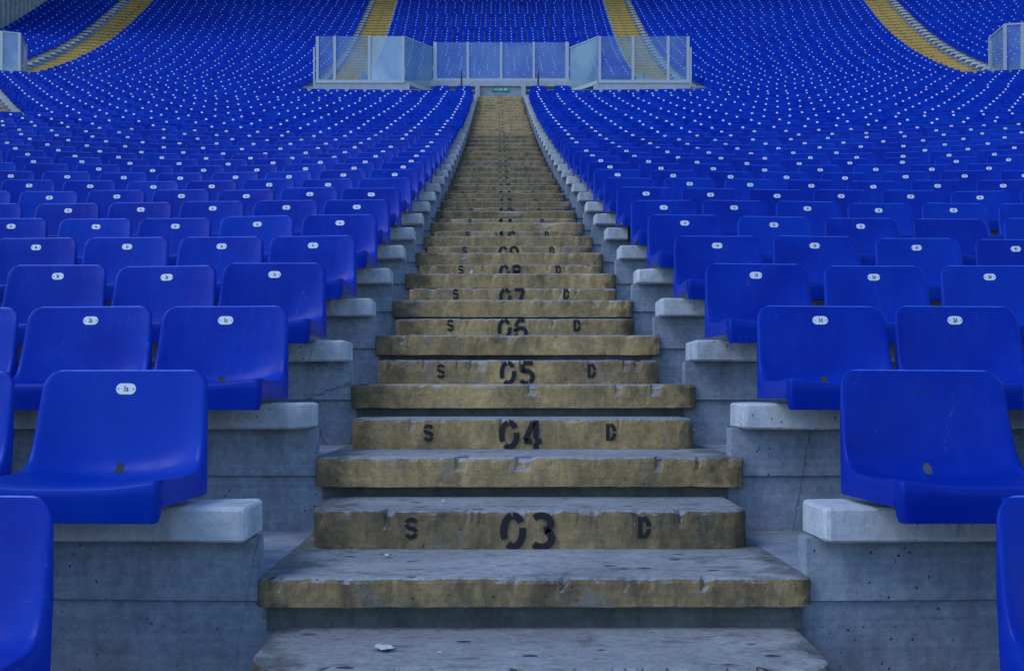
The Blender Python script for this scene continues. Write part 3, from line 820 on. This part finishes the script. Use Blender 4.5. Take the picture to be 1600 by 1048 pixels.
# two dark posts before the back glass
for px, nm in ((721, 'left'), (841, 'right')):
    p = thing('dark_post', 'slim dark post rising behind the last seats, %s of the stair head' % nm, 'post', (gx(px, 38.7), 38.7*D, zl-.2), 'dark posts at the stair head')
    mb = MB(); r0 = .026
    mb.box(gx(px, 38.7)-r0, gx(px, 38.7)+r0, 38.7*D-r0, 38.7*D+r0, zl-.4, EZ+(610-118)*38.7*U, 0, .006); 
    a = EZ+(610-118)*38.7*U; c = (gx(px, 38.7), 38.7*D)
    mb.add([(c[0]-r0, c[1]-r0, a), (c[0]+r0, c[1]-r0, a), (c[0]+r0, c[1]+r0, a), (c[0]-r0, c[1]+r0, a), (c[0]-r0*.2, c[1], a+.2), (c[0]+r0*.2, c[1], a+.2)], [(0,1,5,4),(2,3,4,5),(1,2,5),(3,0,4)])
    mb.obj('pole', M_dark, p)
# ledge rail left of the box
for (xa, xb, ya, yb, Za, Zb, nm) in ((432, 489, 135, 137.5, 38.4, 38.7, 'left'), (1081, 1150, 137.3, 134.5, 38.7, 38.4, 'right')):
    A, B = wp(xa, ya, Za), wp(xb, yb, Zb)
    t = thing('ledge_rail', 'thin grey ledge rail on brackets just %s of the central glass box' % nm, 'rail', A, 'ledge rails beside the central glass box')
    mb = MB(); mb.beam(A, B, .06, .03); mb.obj('bar', M_frame, t)
    for q in (.08, .5, .92):
        mb = MB(); c = A.lerp(B, q); mb.box(c.x-.09, c.x+.09, c.y-.03, c.y+.10, c.z-.10, c.z-.02)
        mb.box(c.x+.12, c.x+.15, c.y-.02, c.y+.02, c.z+.016, c.z+.09)
        mb.obj('bracket', M_frame, t)

def side_box(name, pts, ytop, ybot, label, mats):
    """pts: (picture column, depth) corners from the inner end outward"""
    P = [(gx(px, Z), Z*D) for px, Z in pts]; zt_ = EZ+(610-ytop)*pts[1][1]*U; zb2 = EZ+(610-ybot)*pts[1][1]*U
    t = thing('glass_barrier', label, 'glass barrier', (P[0][0], P[0][1], zb2-.3))
    for i in range(len(P)-1):
        pane(t, (*P[i], 0), (*P[i+1], 0), zb2, zt_, mats[i % len(mats)]); 
        rail(t, P[i], P[i+1], zb2-.05, .08, .1, 'base_rail'); rail(t, P[i], P[i+1], zt_+.02, .05, .05, 'top_rail')
        mb = MB(); a, b = P[i], P[i+1]
        mb.beam((a[0], a[1]+.05, zb2-.4), (b[0], b[1]+.05, zb2-.4), .12, .6); mb.obj('parapet', M_parapet, t)
    for p in P: post(t, p, zb2-.1, zt_+.04, .08, .08)
    return t
side_box('left', [(40, 39.6), (31, 38.2), (3, 38.0), (-30, 37.9), (-75, 37.8), (-130, 37.7)], 54, 128, 'glazed barrier cut off by the left edge above the seats', [M_glass_green, M_glass_pale, M_glass_pale, M_glass])
side_box('right', [(1547, 39.3), (1570, 37.9), (1597, 37.8), (1640, 37.7), (1690, 37.6), (1740, 37.5)], 40, 116, 'glazed barrier cut off by the right edge above the seats', [M_glass_green, M_glass, M_glass, M_glass_green])

# ---------------------------------------------------------------- finned end wall of the stand, upper left
def wline(s): Z = 50+24*s; return (-(24.6+.20*(Z-52))*D-.15, Z*D)
A = wline(0); B = wline(1); base = FZ(44)-3; topz = FZ(70)+9
ew = thing('end_wall', 'tall grey end wall with dark vertical fins at the upper left corner', 'wall', (A[0], A[1], base))
mb = MB(); mb.beam((A[0]-.3, A[1], (base+topz)/2), (B[0]-.3, B[1], (base+topz)/2), .1, topz-base); mb.obj('sheet', M_panel, ew)
d = (Vector(B)-Vector(A)); nF = 26
for i in range(nF):
    q = Vector(A)+d*((i+.5)/nF)
    mb = MB(); mb.box(q.x-.16, q.x+.10, q.y-.11, q.y+.11, base, topz); mb.obj('fin', M_fin, ew)
mb = MB()
for j in range(int((topz-base)/.55)):
    zz = base+.3+j*.55+random.uniform(-.1, .1)
    for i in range(nF):
        if random.random() < .45:
            q = Vector(A)+d*((i+.6)/nF); q2 = Vector(A)+d*((i+1.4)/nF)
            mb.beam((q.x-.14, q.y, zz), (q2.x-.14, q2.y, zz), .05, .07)
mb.obj('cross_bars', M_frame, ew)

# ---------------------------------------------------------------- unseen canopy added to shade the upper tier
mb = MB(); n_ = 24; vv = []
for (Z, z) in ((60, 38.0), (104, 43.0), (104, 43.5), (60, 38.4)):
    for i in range(n_+1):
        x = -48+96*i/n_; vv.append((x, rowY(Z, x), z))
ff = []
for q in range(4):
    r = (q+1) % 4
    for i in range(n_): ff.append((q*(n_+1)+i, q*(n_+1)+i+1, r*(n_+1)+i+1, r*(n_+1)+i))
mb.add(vv, ff); tag(mb.obj('shade_canopy', M_parapet), 'grey stand roof high over the upper tier, above the top of the frame', 'roof')
# ---------------------------------------------------------------- small things on the stairs
def scrap(px, py, H, sx, sy, label, seed):
    Z = -H/(py-610); c = ((px-777)*Z*U, Z*D, EZ+H*U+.003)
    r = random.Random(seed); n_ = 14; v = [(0, 0, .004)]
    for i in range(n_):
        a = 2*math.pi*i/n_; q = r.uniform(.45, 1.1); v.append((math.cos(a)*sx*q, math.sin(a)*sy*q, r.uniform(0.0005, .004)))
    f = [(0, 1+i, 1+(i+1) % n_) for i in range(n_)]
    v += [(x, y, z+.0006) for x, y, z in v[:]]; m0 = n_+1
    f += [(m0, m0+1+(i+1) % n_, m0+1+i) for i in range(n_)]
    f += [(1+i, m0+1+i, m0+1+(i+1) % n_, 1+(i+1) % n_) for i in range(n_)]
    o = link('paper_scrap', v, f, M_paper); o.location = c; tag(o, label, 'litter', 'paper scraps on the steps')
scrap(601, 1013, -1150+8, .026, .030, 'largest torn white paper scrap on the lowest visible step', 3)
scrap(604, 869, -903+12, .011, .010, 'small white paper scrap on the tread below number 03', 5)
scrap(687, 1022, -1150+8, .006, .006, 'tiny white fleck right of the large scrap on the lowest step', 9)
scrap(692, 785, -680+6, .009, .008, 'small flat white scrap on top of the step numbered 03', 12)
scrap(736, 976, -1150+8, .006, .004, 'tiny white chip at the back of the lowest visible step', 15)
# black tape round the slab at number 09, right of the stair
k = 6
tb = MB(); Zt = 3.01+k; t0, b0 = FZ(k)+SLAB_TOP, FZ(k)+SLAB_BOT; xa = (981-777)*Zt*U; xb = (995-777)*Zt*U
tb.box(xa, xb, Zt*D-.004, (Zt+.2)*D, b0-.002, t0+.004)
tag(tb.obj('tape_band', M_tape), 'black band of tape round the bench slab end right of number 09', 'tape')
# sticker on step 08
k = 5
y = (3.62+k)*D-.006; zz = FZ(k); xx = (736-777)*(3.62+k)*U
mb = MB(); mb.add([(xx-.012, y, zz+.018), (xx+.004, y, zz+.014), (xx+.014, y, zz+.075), (xx+.002, y, zz+.082), (xx-.01, y, zz+.06)], [(0, 1, 2, 3, 4)])
mb.add([(p[0], y+.001, p[2]) for p in mb.v[:5]], [(4, 3, 2, 1, 0)])
tag(mb.obj('sticker', M_paper), 'small white sticker on the riser numbered 08 beside the letter S', 'sticker')
